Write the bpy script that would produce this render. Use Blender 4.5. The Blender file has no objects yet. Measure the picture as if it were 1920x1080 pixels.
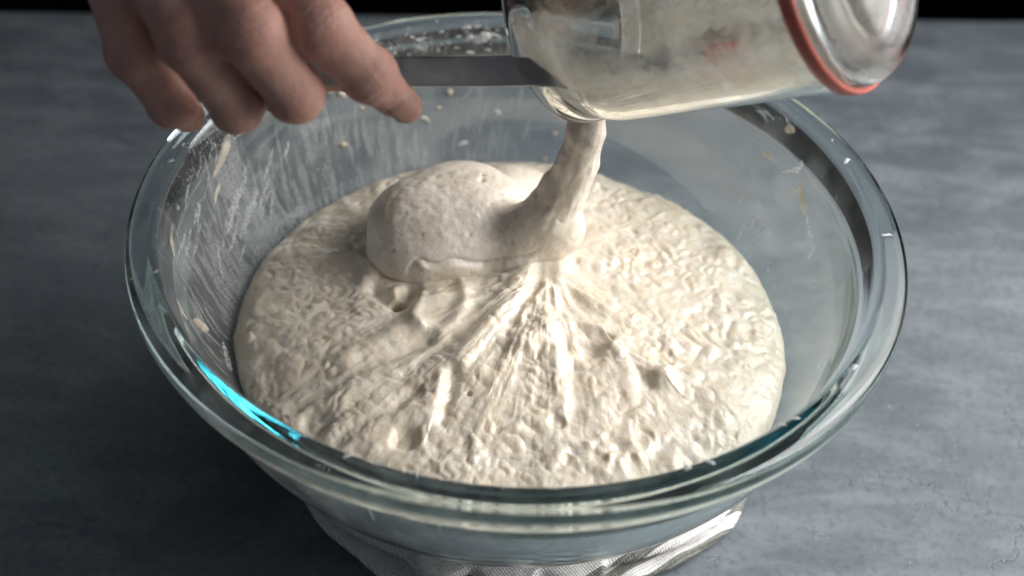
import bpy, math, random
import numpy as np
from mathutils import Matrix, Vector
random.seed(7); rng = np.random.default_rng(7)
S = bpy.context.scene
COL = S.collection

# ------------------------------------------------------------------ camera
F = 3300.0                                  # focal length in photo pixels (1920 wide)
PITCH, ROLL, DIST, RIMZ = 0.7236, 0.0638, 0.6795, 0.135
cr, sr = math.cos(ROLL), math.sin(ROLL)
FWD = np.array([0, math.cos(PITCH), -math.sin(PITCH)])
_up = np.array([0, math.sin(PITCH), math.cos(PITCH)]); _rt = np.array([1.0, 0, 0])
RT = cr*_rt + sr*_up; UP = -sr*_rt + cr*_up
CAM = np.array([0, 0, RIMZ]) - DIST*FWD - (13.756*DIST/F)*RT + (-124.15*DIST/F)*UP
cd = bpy.data.cameras.new('camera'); cam = bpy.data.objects.new('camera', cd); COL.objects.link(cam)
cd.sensor_width = 36; cd.lens = F/1920*36; cd.clip_start = .01; cd.clip_end = 50
m = Matrix.Identity(4)
for i in range(3):
    m[i][0], m[i][1], m[i][2], m[i][3] = RT[i], UP[i], -FWD[i], CAM[i]
cam.matrix_world = m; S.camera = cam
cd.dof.use_dof = True; cd.dof.focus_distance = 0.668; cd.dof.aperture_fstop = 6.3

def ray(x, y): return FWD + (x-960)/F*RT - (y-540)/F*UP
def at_z(x, y, z):
    v = ray(x, y); return CAM + v*((z-CAM[2])/v[2])
def at_d(x, y, d): return CAM + ray(x, y)*d

# ------------------------------------------------------------------ world, lamp, exposure
w = bpy.data.worlds.new('World'); S.world = w; w.use_nodes = True
bg = w.node_tree.nodes['Background']; bg.inputs[0].default_value = (.75, .85, 1, 1); bg.inputs[1].default_value = 0.11
def area(name, loc, target, sx, sy, power, col, spread=180):
    l = bpy.data.lights.new(name, 'AREA'); l.shape = 'RECTANGLE'; l.size = sx; l.size_y = sy
    l.energy = power; l.color = col; l.spread = math.radians(spread)
    o = bpy.data.objects.new(name, l); COL.objects.link(o); o.location = loc
    o.rotation_euler = (Vector(target)-Vector(loc)).to_track_quat('-Z', 'Y').to_euler(); return o
area('window_light', (.47, .07, .30), (.14, .01, .02), .66, .48, 3.25, (1, .98, .96), 94)
S.view_settings.view_transform = 'Standard'; S.view_settings.look = 'None'
S.view_settings.exposure = 0.0; S.view_settings.gamma = 1.0
S.render.engine = 'CYCLES'
c = S.cycles
c.max_bounces = 20; c.transmission_bounces = 20; c.transparent_max_bounces = 24; c.glossy_bounces = 8; c.diffuse_bounces = 4
c.caustics_refractive = True; c.caustics_reflective = True; c.blur_glossy = 0.2
c.sample_clamp_indirect = 20.0; c.use_denoising = True; c.use_adaptive_sampling = False

# ------------------------------------------------------------------ helpers
def smooth(a, b, x):
    t = np.clip((x-a)/(b-a), 0, 1); return t*t*(3-2*t)
def _hash(ix, iy, iz, s):
    h = (ix.astype(np.uint32)*np.uint32(374761393) + iy.astype(np.uint32)*np.uint32(668265263)
         + iz.astype(np.uint32)*np.uint32(2147483647) + np.uint32(s*974711 & 0xffffffff))
    h = (h ^ (h >> np.uint32(13)))*np.uint32(1274126177); h = h ^ (h >> np.uint32(16))
    h = (h*np.uint32(2246822519)) ^ (h >> np.uint32(11)); return h
def noise(P, s=0):
    """gradient noise, P (n,3), about -1..1"""
    P = np.asarray(P, float); i = np.floor(P).astype(np.int64); f = P-i; u = f*f*f*(f*(f*6-15)+10)
    out = np.zeros(len(P))
    for dx in (0, 1):
        for dy in (0, 1):
            for dz in (0, 1):
                h = _hash(i[:, 0]+dx, i[:, 1]+dy, i[:, 2]+dz, s)
                gx = (h & 1023)/511.5-1; gy = ((h >> np.uint32(10)) & 1023)/511.5-1; gz = ((h >> np.uint32(20)) & 1023)/511.5-1
                d = gx*(f[:, 0]-dx)+gy*(f[:, 1]-dy)+gz*(f[:, 2]-dz)
                out += d*(u[:, 0] if dx else 1-u[:, 0])*(u[:, 1] if dy else 1-u[:, 1])*(u[:, 2] if dz else 1-u[:, 2])
    return out*1.3
def fbm(P, s=0, o=3, g=.5):
    a, t, r = 1., 0., 0.
    for k in range(o):
        r = r + a*noise(np.asarray(P)*2**k, s+k); t += a; a *= g
    return r/t

def outward(v, fc):
    """flip all faces when the signed volume is negative"""
    v = v.astype(float)-v.mean(0); a, b, c_, d = (v[fc[:, i]] for i in range(4))
    vol = (np.cross(a, b)*c_).sum()+(np.cross(a, c_)*d).sum()
    return fc if vol > 0 else fc[:, ::-1]
def make(name, verts, faces, mat=None, parent=None, smoothsh=True):
    me = bpy.data.meshes.new(name); v = np.asarray(verts, np.float32)
    me.vertices.add(len(v)); me.vertices.foreach_set('co', v.ravel())
    if isinstance(faces, np.ndarray):
        faces = outward(v, faces)
        n, k = faces.shape
        me.loops.add(n*k); me.loops.foreach_set('vertex_index', faces.astype(np.int32).ravel())
        me.polygons.add(n); me.polygons.foreach_set('loop_start', np.arange(n, dtype=np.int32)*k)
        me.update(calc_edges=True)
    else:
        me.clear_geometry(); me.from_pydata([tuple(map(float, q)) for q in v], [], faces)
    me.validate()
    if smoothsh: me.polygons.foreach_set('use_smooth', np.ones(len(me.polygons), bool))
    o = bpy.data.objects.new(name, me); COL.objects.link(o)
    for mm in (mat if isinstance(mat, (list, tuple)) else [mat]):
        if mm: me.materials.append(mm)
    if parent: o.parent = parent; o.matrix_parent_inverse = parent.matrix_world.inverted() if False else Matrix.Translation(-Vector(parent.location))
    return o
def empty(name, loc, label, cat, group=None):
    o = bpy.data.objects.new(name, None); COL.objects.link(o); o.location = loc; o.empty_display_size = .02
    tag(o, label, cat, group); return o
def tag(o, label=None, cat=None, group=None, kind=None):
    for k, v in (('label', label), ('category', cat), ('group', group), ('kind', kind)):
        if v: o[k] = v
def grid_faces(nu, nv, wrap_u=False):
    """rows nv, columns nu; vertex index = row*nu+col"""
    cu = np.arange(nu if wrap_u else nu-1); rv = np.arange(nv-1)
    C, R = np.meshgrid(cu, rv); C2 = (C+1) % nu
    return np.stack([R*nu+C, R*nu+C2, (R+1)*nu+C2, (R+1)*nu+C], -1).reshape(-1, 4)
def lathe(name, prof, seg, mats, parent, axis_m=None, midx=None, attr=None, phase=-math.pi/2):
    """prof closed loop or open list of (r,z); revolves about z; stores UV (angle, arc) and optional vertex attribute"""
    prof = np.array(prof, float); n = len(prof)
    th = phase+np.linspace(0, 2*np.pi, seg, endpoint=False)
    V = np.stack([prof[:, 0][:, None]*np.cos(th), prof[:, 0][:, None]*np.sin(th), np.repeat(prof[:, 1][:, None], seg, 1)], -1).reshape(-1, 3)
    L = V.copy()
    if axis_m is not None: V = V@axis_m[:3, :3].T+axis_m[:3, 3]
    fc = grid_faces(seg, n, True)
    o = make(name, V, fc, mats, parent)
    if midx is not None:
        o.data.polygons.foreach_set('material_index', np.repeat(np.array(midx[:n-1]), seg).astype(np.int32))
    arc = np.concatenate([[0], np.cumsum(np.hypot(*np.diff(prof, axis=0).T))])
    uv = o.data.uv_layers.new(name='UVMap')
    col = np.arange(len(fc)) % seg; row = np.arange(len(fc))//seg
    U = np.stack([col, col+1, col+1, col], 1)/seg*2*np.pi; W = np.stack([arc[row], arc[row], arc[row+1], arc[row+1]], 1)
    uv.data.foreach_set('uv', np.stack([U, W], -1).astype(np.float32).ravel())
    if attr is not None:
        for an, fn in attr.items():
            a = o.data.attributes.new(an, 'FLOAT', 'POINT')
            a.data.foreach_set('value', fn(np.tile(th, n), L[:, 2], L).astype(np.float32))
    return o

def surface_nets(Fv, org, h):
    ins = Fv < 0; nx, ny, nz = Fv.shape
    cnt = np.zeros((nx-1, ny-1, nz-1), np.int8); acc = np.zeros((nx-1, ny-1, nz-1, 3), np.float32); ne = np.zeros((nx-1, ny-1, nz-1), np.int8)
    for dx in (0, 1):
        for dy in (0, 1):
            for dz in (0, 1):
                cnt += ins[dx:nx-1+dx, dy:ny-1+dy, dz:nz-1+dz]
    act = np.argwhere((cnt > 0) & (cnt < 8))
    P = np.zeros((len(act), 3)); N = np.zeros(len(act))
    for ax in range(3):
        for a in (0, 1):
            for b in (0, 1):
                o = np.zeros(3, int); o[(ax+1) % 3] = a; o[(ax+2) % 3] = b
                e = np.zeros(3, int); e[ax] = 1
                A = act+o; B = A+e
                fa = Fv[A[:, 0], A[:, 1], A[:, 2]]; fb = Fv[B[:, 0], B[:, 1], B[:, 2]]
                k = (fa < 0) != (fb < 0); t = np.where(k, fa/np.where(fa == fb, 1, fa-fb), 0)
                P[k] += (A+e*t[:, None])[k]; N[k] += 1
    P = org+h*P/N[:, None]
    idx = -np.ones(cnt.shape, int); idx[act[:, 0], act[:, 1], act[:, 2]] = np.arange(len(act))
    faces = []
    for ax in range(3):
        e = np.zeros(3, int); e[ax] = 1; b, c2 = np.zeros(3, int), np.zeros(3, int); b[(ax+1) % 3] = 1; c2[(ax+2) % 3] = 1
        A0 = ins[:nx-e[0], :ny-e[1], :nz-e[2]]; A1 = ins[e[0]:, e[1]:, e[2]:]
        E = np.argwhere(A0 != A1)
        ok = np.all(E-b-c2 >= 0, 1) & np.all(E < np.array(cnt.shape), 1); E = E[ok]
        s = A0[E[:, 0], E[:, 1], E[:, 2]]
        g = lambda q: idx[q[:, 0], q[:, 1], q[:, 2]]
        Q = np.stack([g(E-b-c2), g(E-c2), g(E), g(E-b)], 1)
        Q = np.where(s[:, None], Q, Q[:, ::-1]); faces.append(Q[(Q >= 0).all(1)])
    return P, np.concatenate(faces)
def smin(a, b, k):
    h = np.clip(.5+.5*(b-a)/k, 0, 1); return b+(a-b)*h-k*h*(1-h)
def cone(P, a, b, ra, rb):
    a, b = np.array(a), np.array(b); ba = b-a
    t = np.clip(((P-a)@ba)/(ba@ba), 0, 1)
    return np.linalg.norm(P-a-t[..., None]*ba, axis=-1)-(ra+(rb-ra)*t)
def ellip(P, c0, rad, rz=0, tilt=0):
    q = P-np.array(c0); cz, sz = math.cos(rz), math.sin(rz)
    x = q[..., 0]*cz+q[..., 1]*sz; y = -q[..., 0]*sz+q[..., 1]*cz; z = q[..., 2]
    ct, st = math.cos(tilt), math.sin(tilt); x, z = x*ct+z*st, -x*st+z*ct
    k = np.sqrt((x/rad[0])**2+(y/rad[1])**2+(z/rad[2])**2)
    return (k-1)*min(rad)*.5+(k-1)*np.mean(rad)*.5
def sdf_grid(lo, hi, h):
    ax = [np.arange(lo[i], hi[i]+h, h) for i in range(3)]
    return np.stack(np.meshgrid(*ax, indexing='ij'), -1), np.array(lo)
def sdf_mesh(fn, lo, hi, h, st=5):
    """evaluate fn coarsely, then finely only near the surface"""
    n = [int(math.ceil((hi[i]-lo[i])/(h*st)))+1 for i in range(3)]; lo = np.array(lo)
    ax = [lo[i]+np.arange(n[i])*h*st for i in range(3)]
    C = fn(np.stack(np.meshgrid(*ax, indexing='ij'), -1).reshape(-1, 3)).reshape(n)
    full = np.repeat(np.repeat(np.repeat(C, st, 0), st, 1), st, 2).astype(np.float32)
    I = np.argwhere(np.abs(full) < h*st*2.2)
    full[I[:, 0], I[:, 1], I[:, 2]] = fn(lo+I*h)
    return surface_nets(full, lo, h)
def vnormals(V, Fc):
    n = np.cross(V[Fc[:, 2]]-V[Fc[:, 0]], V[Fc[:, 3]]-V[Fc[:, 1]]); N = np.zeros_like(V)
    for k in range(4): np.add.at(N, Fc[:, k], n)
    return N/(np.linalg.norm(N, axis=1)[:, None]+1e-12)
def cat(pts, n):
    """Catmull-Rom resample"""
    p = np.array(pts, float); p = np.vstack([2*p[0]-p[1], p, 2*p[-1]-p[-2]]); m_ = len(pts)-1
    out = []
    for t in np.linspace(0, m_-1e-6, n):
        i = int(t); u = t-i; a, b, c_, d = p[i:i+4]
        out.append(.5*((2*b)+(c_-a)*u+(2*a-5*b+4*c_-d)*u*u+(3*b-a-3*c_+d)*u**3))
    return np.array(out)
def tube(name, pts, rad, mat, parent, seg=14, n=40, caps=True):
    P = cat(pts, n); R = np.interp(np.linspace(0, 1, n), np.linspace(0, 1, len(rad)), rad) if hasattr(rad, '__len__') else np.full(n, rad)
    T = np.gradient(P, axis=0); T /= np.linalg.norm(T, axis=1)[:, None]
    u = np.cross(T[0], [0, 0, 1.]); u /= np.linalg.norm(u); V = []
    for i in range(n):
        u = u-(u@T[i])*T[i]; u /= np.linalg.norm(u); v = np.cross(T[i], u)
        a = np.linspace(0, 2*np.pi, seg, endpoint=False)
        V.append(P[i]+R[i]*(np.cos(a)[:, None]*u+np.sin(a)[:, None]*v))
    V = np.concatenate(V); fl = [tuple(map(int, q)) for q in grid_faces(seg, n, True)]
    if caps: fl += [tuple(range(seg))[::-1], tuple(range((n-1)*seg, n*seg))]
    return make(name, V, fl, mat, parent)

# ------------------------------------------------------------------ node helpers
class NT:
    def __init__(s, name):
        s.m = bpy.data.materials.new(name); s.m.use_nodes = True; s.t = s.m.node_tree; s.t.nodes.clear()
        s.out = s.n('ShaderNodeOutputMaterial')
    def n(s, ty, **k):
        nd = s.t.nodes.new(ty)
        for a, v in k.items():
            setattr(nd, a, v)
        return nd
    def l(s, a, b): s.t.links.new(a, b)
    def tex(s, vec, scale, detail=4, rough=.55, dist=0):
        t = s.n('ShaderNodeTexNoise'); t.inputs['Scale'].default_value = scale; t.inputs['Detail'].default_value = detail
        t.inputs['Roughness'].default_value = rough; t.inputs['Distortion'].default_value = dist; s.l(vec, t.inputs['Vector']); return t.outputs['Fac']
    def mapv(s, vec, scale=(1, 1, 1), rot=(0, 0, 0), loc=(0, 0, 0)):
        t = s.n('ShaderNodeMapping'); t.inputs['Scale'].default_value = scale; t.inputs['Rotation'].default_value = rot; t.inputs['Location'].default_value = loc
        s.l(vec, t.inputs['Vector']); return t.outputs[0]
    def rng(s, v, a, b, lo=0, hi=1):
        t = s.n('ShaderNodeMapRange', interpolation_type='SMOOTHSTEP'); s.l(v, t.inputs['Value'])
        for k, q in zip(('From Min', 'From Max', 'To Min', 'To Max'), (a, b, lo, hi)):
            if hasattr(q, 'links') or hasattr(q, 'is_linked'): s.l(q, t.inputs[k])
            else: t.inputs[k].default_value = q
        return t.outputs['Result']
    def math(s, op, a, b=0., clamp=False):
        t = s.n('ShaderNodeMath', operation=op, use_clamp=clamp)
        for i, q in enumerate((a, b)):
            if hasattr(q, 'is_linked'): s.l(q, t.inputs[i])
            else: t.inputs[i].default_value = q
        return t.outputs[0]
    def mix(s, f, a, b):
        t = s.n('ShaderNodeMix', data_type='RGBA')
        for i, q in ((0, f), (6, a), (7, b)):
            if hasattr(q, 'is_linked'): s.l(q, t.inputs[i])
            else: t.inputs[i].default_value = q if i == 0 else (*q, 1)
        return t.outputs[2]
    def mixs(s, f, a, b):
        t = s.n('ShaderNodeMixShader')
        if hasattr(f, 'is_linked'): s.l(f, t.inputs[0])
        else: t.inputs[0].default_value = f
        s.l(a, t.inputs[1]); s.l(b, t.inputs[2]); return t.outputs[0]
    def bump(s, h, strength, dist):
        t = s.n('ShaderNodeBump'); t.inputs['Strength'].default_value = strength; t.inputs['Distance'].default_value = dist; s.l(h, t.inputs['Height']); return t.outputs[0]
    def attr(s, name): return s.n('ShaderNodeAttribute', attribute_name=name).outputs['Fac']
    def bsdf(s, **k):
        b = s.n('ShaderNodeBsdfPrincipled')
        for a, v in k.items():
            i = b.inputs[a.replace('_', ' ')]
            if hasattr(v, 'is_linked'): s.l(v, i)
            else: i.default_value = (*v, 1) if (isinstance(v, tuple) and i.type == 'RGBA') else v
        return b
    def surf(s, o): s.l(o, s.out.inputs['Surface']); return s.m

def dough_mat(name, c1, c2, c3, rough, fine):
    t = NT(name); P = t.n('ShaderNodeTexCoord').outputs['Object']
    a = t.tex(P, 90, 5, .6); b = t.tex(P, 420, 4, .6); d = t.tex(P, 1500, 2, .5)
    col = t.mix(t.rng(a, .35, .68), c1, c2)
    col = t.mix(t.math('MULTIPLY', t.rng(b, .53, .72), .62), col, c3)
    v = t.n('ShaderNodeTexVoronoi'); v.inputs['Scale'].default_value = 260; t.l(P, v.inputs['Vector'])
    sp = t.math('MULTIPLY', t.math('LESS_THAN', v.outputs['Distance'], .085), t.rng(d, .45, .6))
    col = t.mix(t.math('MULTIPLY', sp, .65), col, (.36, .21, .10))
    h = t.math('ADD', t.math('MULTIPLY', b, .6), t.math('MULTIPLY', d, .25))
    ro = t.rng(a, .3, .7, rough-.08, rough+.12)
    bs = t.bsdf(Base_Color=col, Roughness=ro, Normal=t.bump(h, fine, .0016))
    bs.inputs['Subsurface Weight'].default_value = .35; bs.inputs['Subsurface Radius'].default_value = (1, .75, .5); bs.inputs['Subsurface Scale'].default_value = .004
    bs.inputs['Coat Weight'].default_value = .22; bs.inputs['Coat Roughness'].default_value = .26
    return t.surf(bs.outputs[0])
M_DOUGH = dough_mat('wet_dough', (.78, .71, .60), (.72, .625, .49), (.60, .475, .315), .34, .24)
M_START = dough_mat('starter_dough', (.80, .73, .635), (.67, .59, .485), (.53, .44, .335), .40, .40)
def flour_mat(thin=False):
    t = NT('thin_flour' if thin else 'flour'); P = t.n('ShaderNodeTexCoord').outputs['Object']
    b = t.bsdf(Base_Color=(.80, .80, .79), Roughness=.9, Normal=t.bump(t.tex(P, 900, 4), .8, .001)).outputs[0]
    tl = t.n('ShaderNodeBsdfTranslucent'); tl.inputs[0].default_value = (.78, .78, .77, 1); o = t.mixs(.42, b, tl.outputs[0])
    if thin:
        g = t.rng(t.tex(P, 750, 5, .7), .36, .60, .12, .85); tp = t.n('ShaderNodeBsdfTransparent'); o = t.mixs(g, tp.outputs[0], o)
    return t.surf(o)
M_FLOUR = flour_mat(); M_THIN = flour_mat(True)
def smear_mat():
    t = NT('dried_dough'); P = t.n('ShaderNodeTexCoord').outputs['Object']; n = t.tex(P, 300, 4, .6)
    col = t.mix(t.rng(n, .35, .68), (.76, .71, .62), (.66, .57, .43)); b = t.bsdf(Base_Color=col, Roughness=.5, Normal=t.bump(n, .6, .0012)).outputs[0]
    tl = t.n('ShaderNodeBsdfTranslucent'); t.l(col, tl.inputs[0]); return t.surf(t.mixs(.38, b, tl.outputs[0]))
M_SMEAR = smear_mat()

def glass_shader(t, tint=(.975, .99, .99), rough=0.0):
    g = t.n('ShaderNodeBsdfGlass'); g.inputs['Color'].default_value = (*tint, 1); g.inputs['IOR'].default_value = 1.48; g.inputs['Roughness'].default_value = rough
    return g.outputs[0]
def absorb(t, col, dens):
    v = t.n('ShaderNodeVolumeAbsorption'); v.inputs['Color'].default_value = (*col, 1); v.inputs['Density'].default_value = dens; t.l(v.outputs[0], t.out.inputs['Volume'])
def mat_glass_dirty():
    """inner face of the bowl: glass with a dried-on film of flour and dough, streaked up the wall"""
    t = NT('bowl_glass'); absorb(t, (.06, .74, .82), 7.5)
    uv = t.n('ShaderNodeTexCoord').outputs['UV']; dirt = t.attr('dirt'); rimd = t.attr('rim_flour')
    P = t.n('ShaderNodeTexCoord').outputs['Object']
    wn = t.n('ShaderNodeTexNoise'); wn.inputs['Scale'].default_value = 26; wn.inputs['Detail'].default_value = 3; t.l(P, wn.inputs['Vector'])
    ws = t.n('ShaderNodeVectorMath', operation='SCALE'); ws.inputs['Scale'].default_value = .010; t.l(wn.outputs['Color'], ws.inputs[0])
    wv = t.n('ShaderNodeVectorMath', operation='ADD'); t.l(t.mapv(uv, (.125, 1, 1), (0, 0, .10)), wv.inputs[0]); t.l(ws.outputs[0], wv.inputs[1]); wv = wv.outputs[0]
    s1 = t.tex(t.mapv(wv, (330, 34, 1)), 1, 8, .72, .3)             # long streaks up the wall
    s2 = t.tex(t.mapv(wv, (520, 210, 1), loc=(3, 7, 0)), 1, 6, .75)  # short flecks
    s3 = t.tex(P, 900, 3, .7); grain = t.rng(t.tex(P, 1700, 3, .7), .35, .62, .25, 1)
    cl = t.tex(P, 34, 3, .5)
    mk = t.rng(t.math('ADD', t.math('ADD', t.math('MULTIPLY', s1, .75), t.math('MULTIPLY', cl, .25)), t.math('MULTIPLY', dirt, .30)), .655, .735)
    mk2 = t.rng(t.math('ADD', t.math('ADD', t.math('MULTIPLY', s2, .7), t.math('MULTIPLY', cl, .3)), t.math('MULTIPLY', dirt, .20)), .665, .72)
    sp = t.rng(t.math('ADD', t.math('ADD', t.math('MULTIPLY', s3, .6), t.math('MULTIPLY', t.tex(P, 170, 4, .6), .4)), t.math('MULTIPLY', rimd, .27)), .71, .78)
    mk = t.math('MULTIPLY', t.math('MULTIPLY', mk, .62), grain)
    mk = t.math('MAXIMUM', t.math('MAXIMUM', mk, t.math('MULTIPLY', t.math('MULTIPLY', mk2, .65), grain)), t.math('MULTIPLY', sp, .85))
    haze = t.rng(t.tex(P, 60, 4), .3, .75, .05, .20)
    mk = t.math('MULTIPLY', t.math('MAXIMUM', mk, haze, True), t.attr('inside'))
    fd = t.n('ShaderNodeBsdfDiffuse'); fd.inputs[0].default_value = (.74, .74, .72, 1); ft = t.n('ShaderNodeBsdfTranslucent'); ft.inputs[0].default_value = (.74, .74, .72, 1)
    fl = t.mixs(.45, fd.outputs[0], ft.outputs[0])
    return t.surf(t.mixs(mk, glass_shader(t), fl))
M_GLASSD = mat_glass_dirty()

# ------------------------------------------------------------------ table
def mat_table():
    t = NT('slate_table'); P = t.n('ShaderNodeTexCoord').outputs['Object']
    big = t.tex(P, 5, 5, .6, .6); med = t.tex(t.mapv(P, (1, 2.2, 1), (0, 0, .3)), 22, 6, .65, .4); fin = t.tex(P, 260, 5, .65)
    brush = t.tex(t.mapv(P, (9, 60, 1), (0, 0, .25)), 1, 5, .6, .3)
    col = t.mix(t.rng(big, .32, .68), (.078, .094, .110), (.122, .142, .160))
    col = t.mix(t.math('MULTIPLY', t.rng(med, .42, .72), .75), col, (.170, .192, .210))
    col = t.mix(t.math('MULTIPLY', t.rng(brush, .48, .74), .45), col, (.190, .213, .233))
    col = t.mix(t.math('MULTIPLY', t.rng(fin, .47, .68), .5), col, (.052, .064, .076))
    spk = t.tex(P, 800, 3, .7); col = t.mix(t.math('MULTIPLY', t.rng(spk, .60, .72), .35), col, (.26, .28, .30))
    # fine craquelure in patches
    w1 = t.n('ShaderNodeVectorMath', operation='ADD'); nz = t.n('ShaderNodeTexNoise'); nz.inputs['Scale'].default_value = 70; nz.inputs['Detail'].default_value = 4; t.l(P, nz.inputs['Vector'])
    sc = t.n('ShaderNodeVectorMath', operation='SCALE'); sc.inputs['Scale'].default_value = .022; t.l(nz.outputs['Color'], sc.inputs[0]); t.l(P, w1.inputs[0]); t.l(sc.outputs[0], w1.inputs[1])
    vo = t.n('ShaderNodeTexVoronoi', feature='DISTANCE_TO_EDGE'); vo.inputs['Scale'].default_value = 95; t.l(w1.outputs[0], vo.inputs['Vector'])
    patch = t.rng(t.tex(t.mapv(P, loc=(.31, .17, 0)), 14, 4), .46, .62); brk = t.rng(t.tex(P, 150, 3), .48, .60)
    crack = t.math('MULTIPLY', t.math('MULTIPLY', t.rng(vo.outputs['Distance'], .0, .035, 1, 0), patch), brk)
    col = t.mix(t.math('MULTIPLY', crack, .6), col, (.035, .042, .05))
    lv = t.n('ShaderNodeTexVoronoi', feature='DISTANCE_TO_EDGE'); lv.inputs['Scale'].default_value = 13; t.l(w1.outputs[0], lv.inputs['Vector'])
    long_ = t.math('MULTIPLY', t.rng(lv.outputs['Distance'], .0, .006, 1, 0), t.rng(t.tex(t.mapv(P, loc=(.7, .2, 0)), 9, 3), .50, .58))
    col = t.mix(t.math('MULTIPLY', long_, .4), col, (.03, .037, .045)); crack = t.math('MAXIMUM', crack, long_)
    # hair scratches, pale
    sc1 = t.tex(t.mapv(P, (14, 900, 1), (0, 0, .12)), 1, 2, .5); sc2 = t.tex(t.mapv(P, (700, 12, 1), (0, 0, .05), (4, 2, 0)), 1, 2, .5)
    scr = t.math('MULTIPLY', t.math('MAXIMUM', t.rng(sc1, .76, .80), t.rng(sc2, .78, .82)), t.rng(t.tex(P, 20, 3), .5, .65))
    col = t.mix(t.math('MULTIPLY', scr, .5), col, (.42, .44, .46))
    h = t.math('SUBTRACT', t.math('ADD', t.math('MULTIPLY', med, .7), t.math('MULTIPLY', fin, .35)), t.math('MULTIPLY', crack, .8))
    bs = t.bsdf(Base_Color=t.mix(.0, col, (.064, .078, .092)), Roughness=t.rng(med, .3, .7, .42, .6), Normal=t.bump(h, .35, .0015))
    return t.surf(bs.outputs[0])
def table():
    A = at_z(100, 17, 0)[:2]; B = at_z(1800, 33, 0)[:2]; d = (B-A)/np.linalg.norm(B-A); n = np.array([-d[1], d[0]]); M0 = (A+B)/2
    # cross-section across the back edge (rounded), extruded along it
    prof = [(-1.25, 0), (-.5, 0), (-.01, 0), (-.003, -.0006), (0, -.003), (.0005, -.01), (0, -.032), (-.004, -.035), (-1.25, -.035)]
    xs = np.linspace(-.9, 1.0, 30); V = []
    for i, x in enumerate(xs):
        for p, z in prof:
            wob = .0008*math.sin(x*61)+.0006*math.sin(x*157+1) if p > -.02 else 0
            q = M0+d*x+n*(p+wob); V.append((q[0], q[1], z))
    k = len(prof); fl = [tuple(map(int, q)) for q in grid_faces(k, len(xs), True)]
    fl += [tuple(range(k)), tuple(range((len(xs)-1)*k, len(xs)*k))[::-1]]
    o = make('table', V, fl, mat_table(), None, False)
    import bmesh
    bm = bmesh.new(); bm.from_mesh(o.data); bmesh.ops.recalc_face_normals(bm, faces=bm.faces); bm.to_mesh(o.data); bm.free()
    tag(o, 'slate grey mottled table top with a straight far edge', 'table', kind='structure')
table()
def backdrop():  # added sheet that hides the grey world so the background stays black
    t = NT('black_backdrop'); P = t.n('ShaderNodeTexCoord').outputs['Object']; n = t.tex(P, 30, 4)
    mb = t.surf(t.bsdf(Base_Color=t.mix(n, (.003, .003, .0035), (.005, .005, .006)), Roughness=1.0, Specular_IOR_Level=.0).outputs[0])
    xs = np.linspace(-2.2, 2.2, 45); zs = np.linspace(-1.2, 2.2, 30); V = []
    for z in zs:
        for x in xs: V.append((x, .95+.012*math.sin(x*9)+.006*math.sin(x*23+z), z))
    o = make('backdrop', V, grid_faces(45, 30), mb); o.modifiers.new('s', 'SOLIDIFY').thickness = .01
    tag(o, 'added black sheet behind the table standing in for the dark background', 'backdrop', kind='structure')
backdrop()

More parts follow.
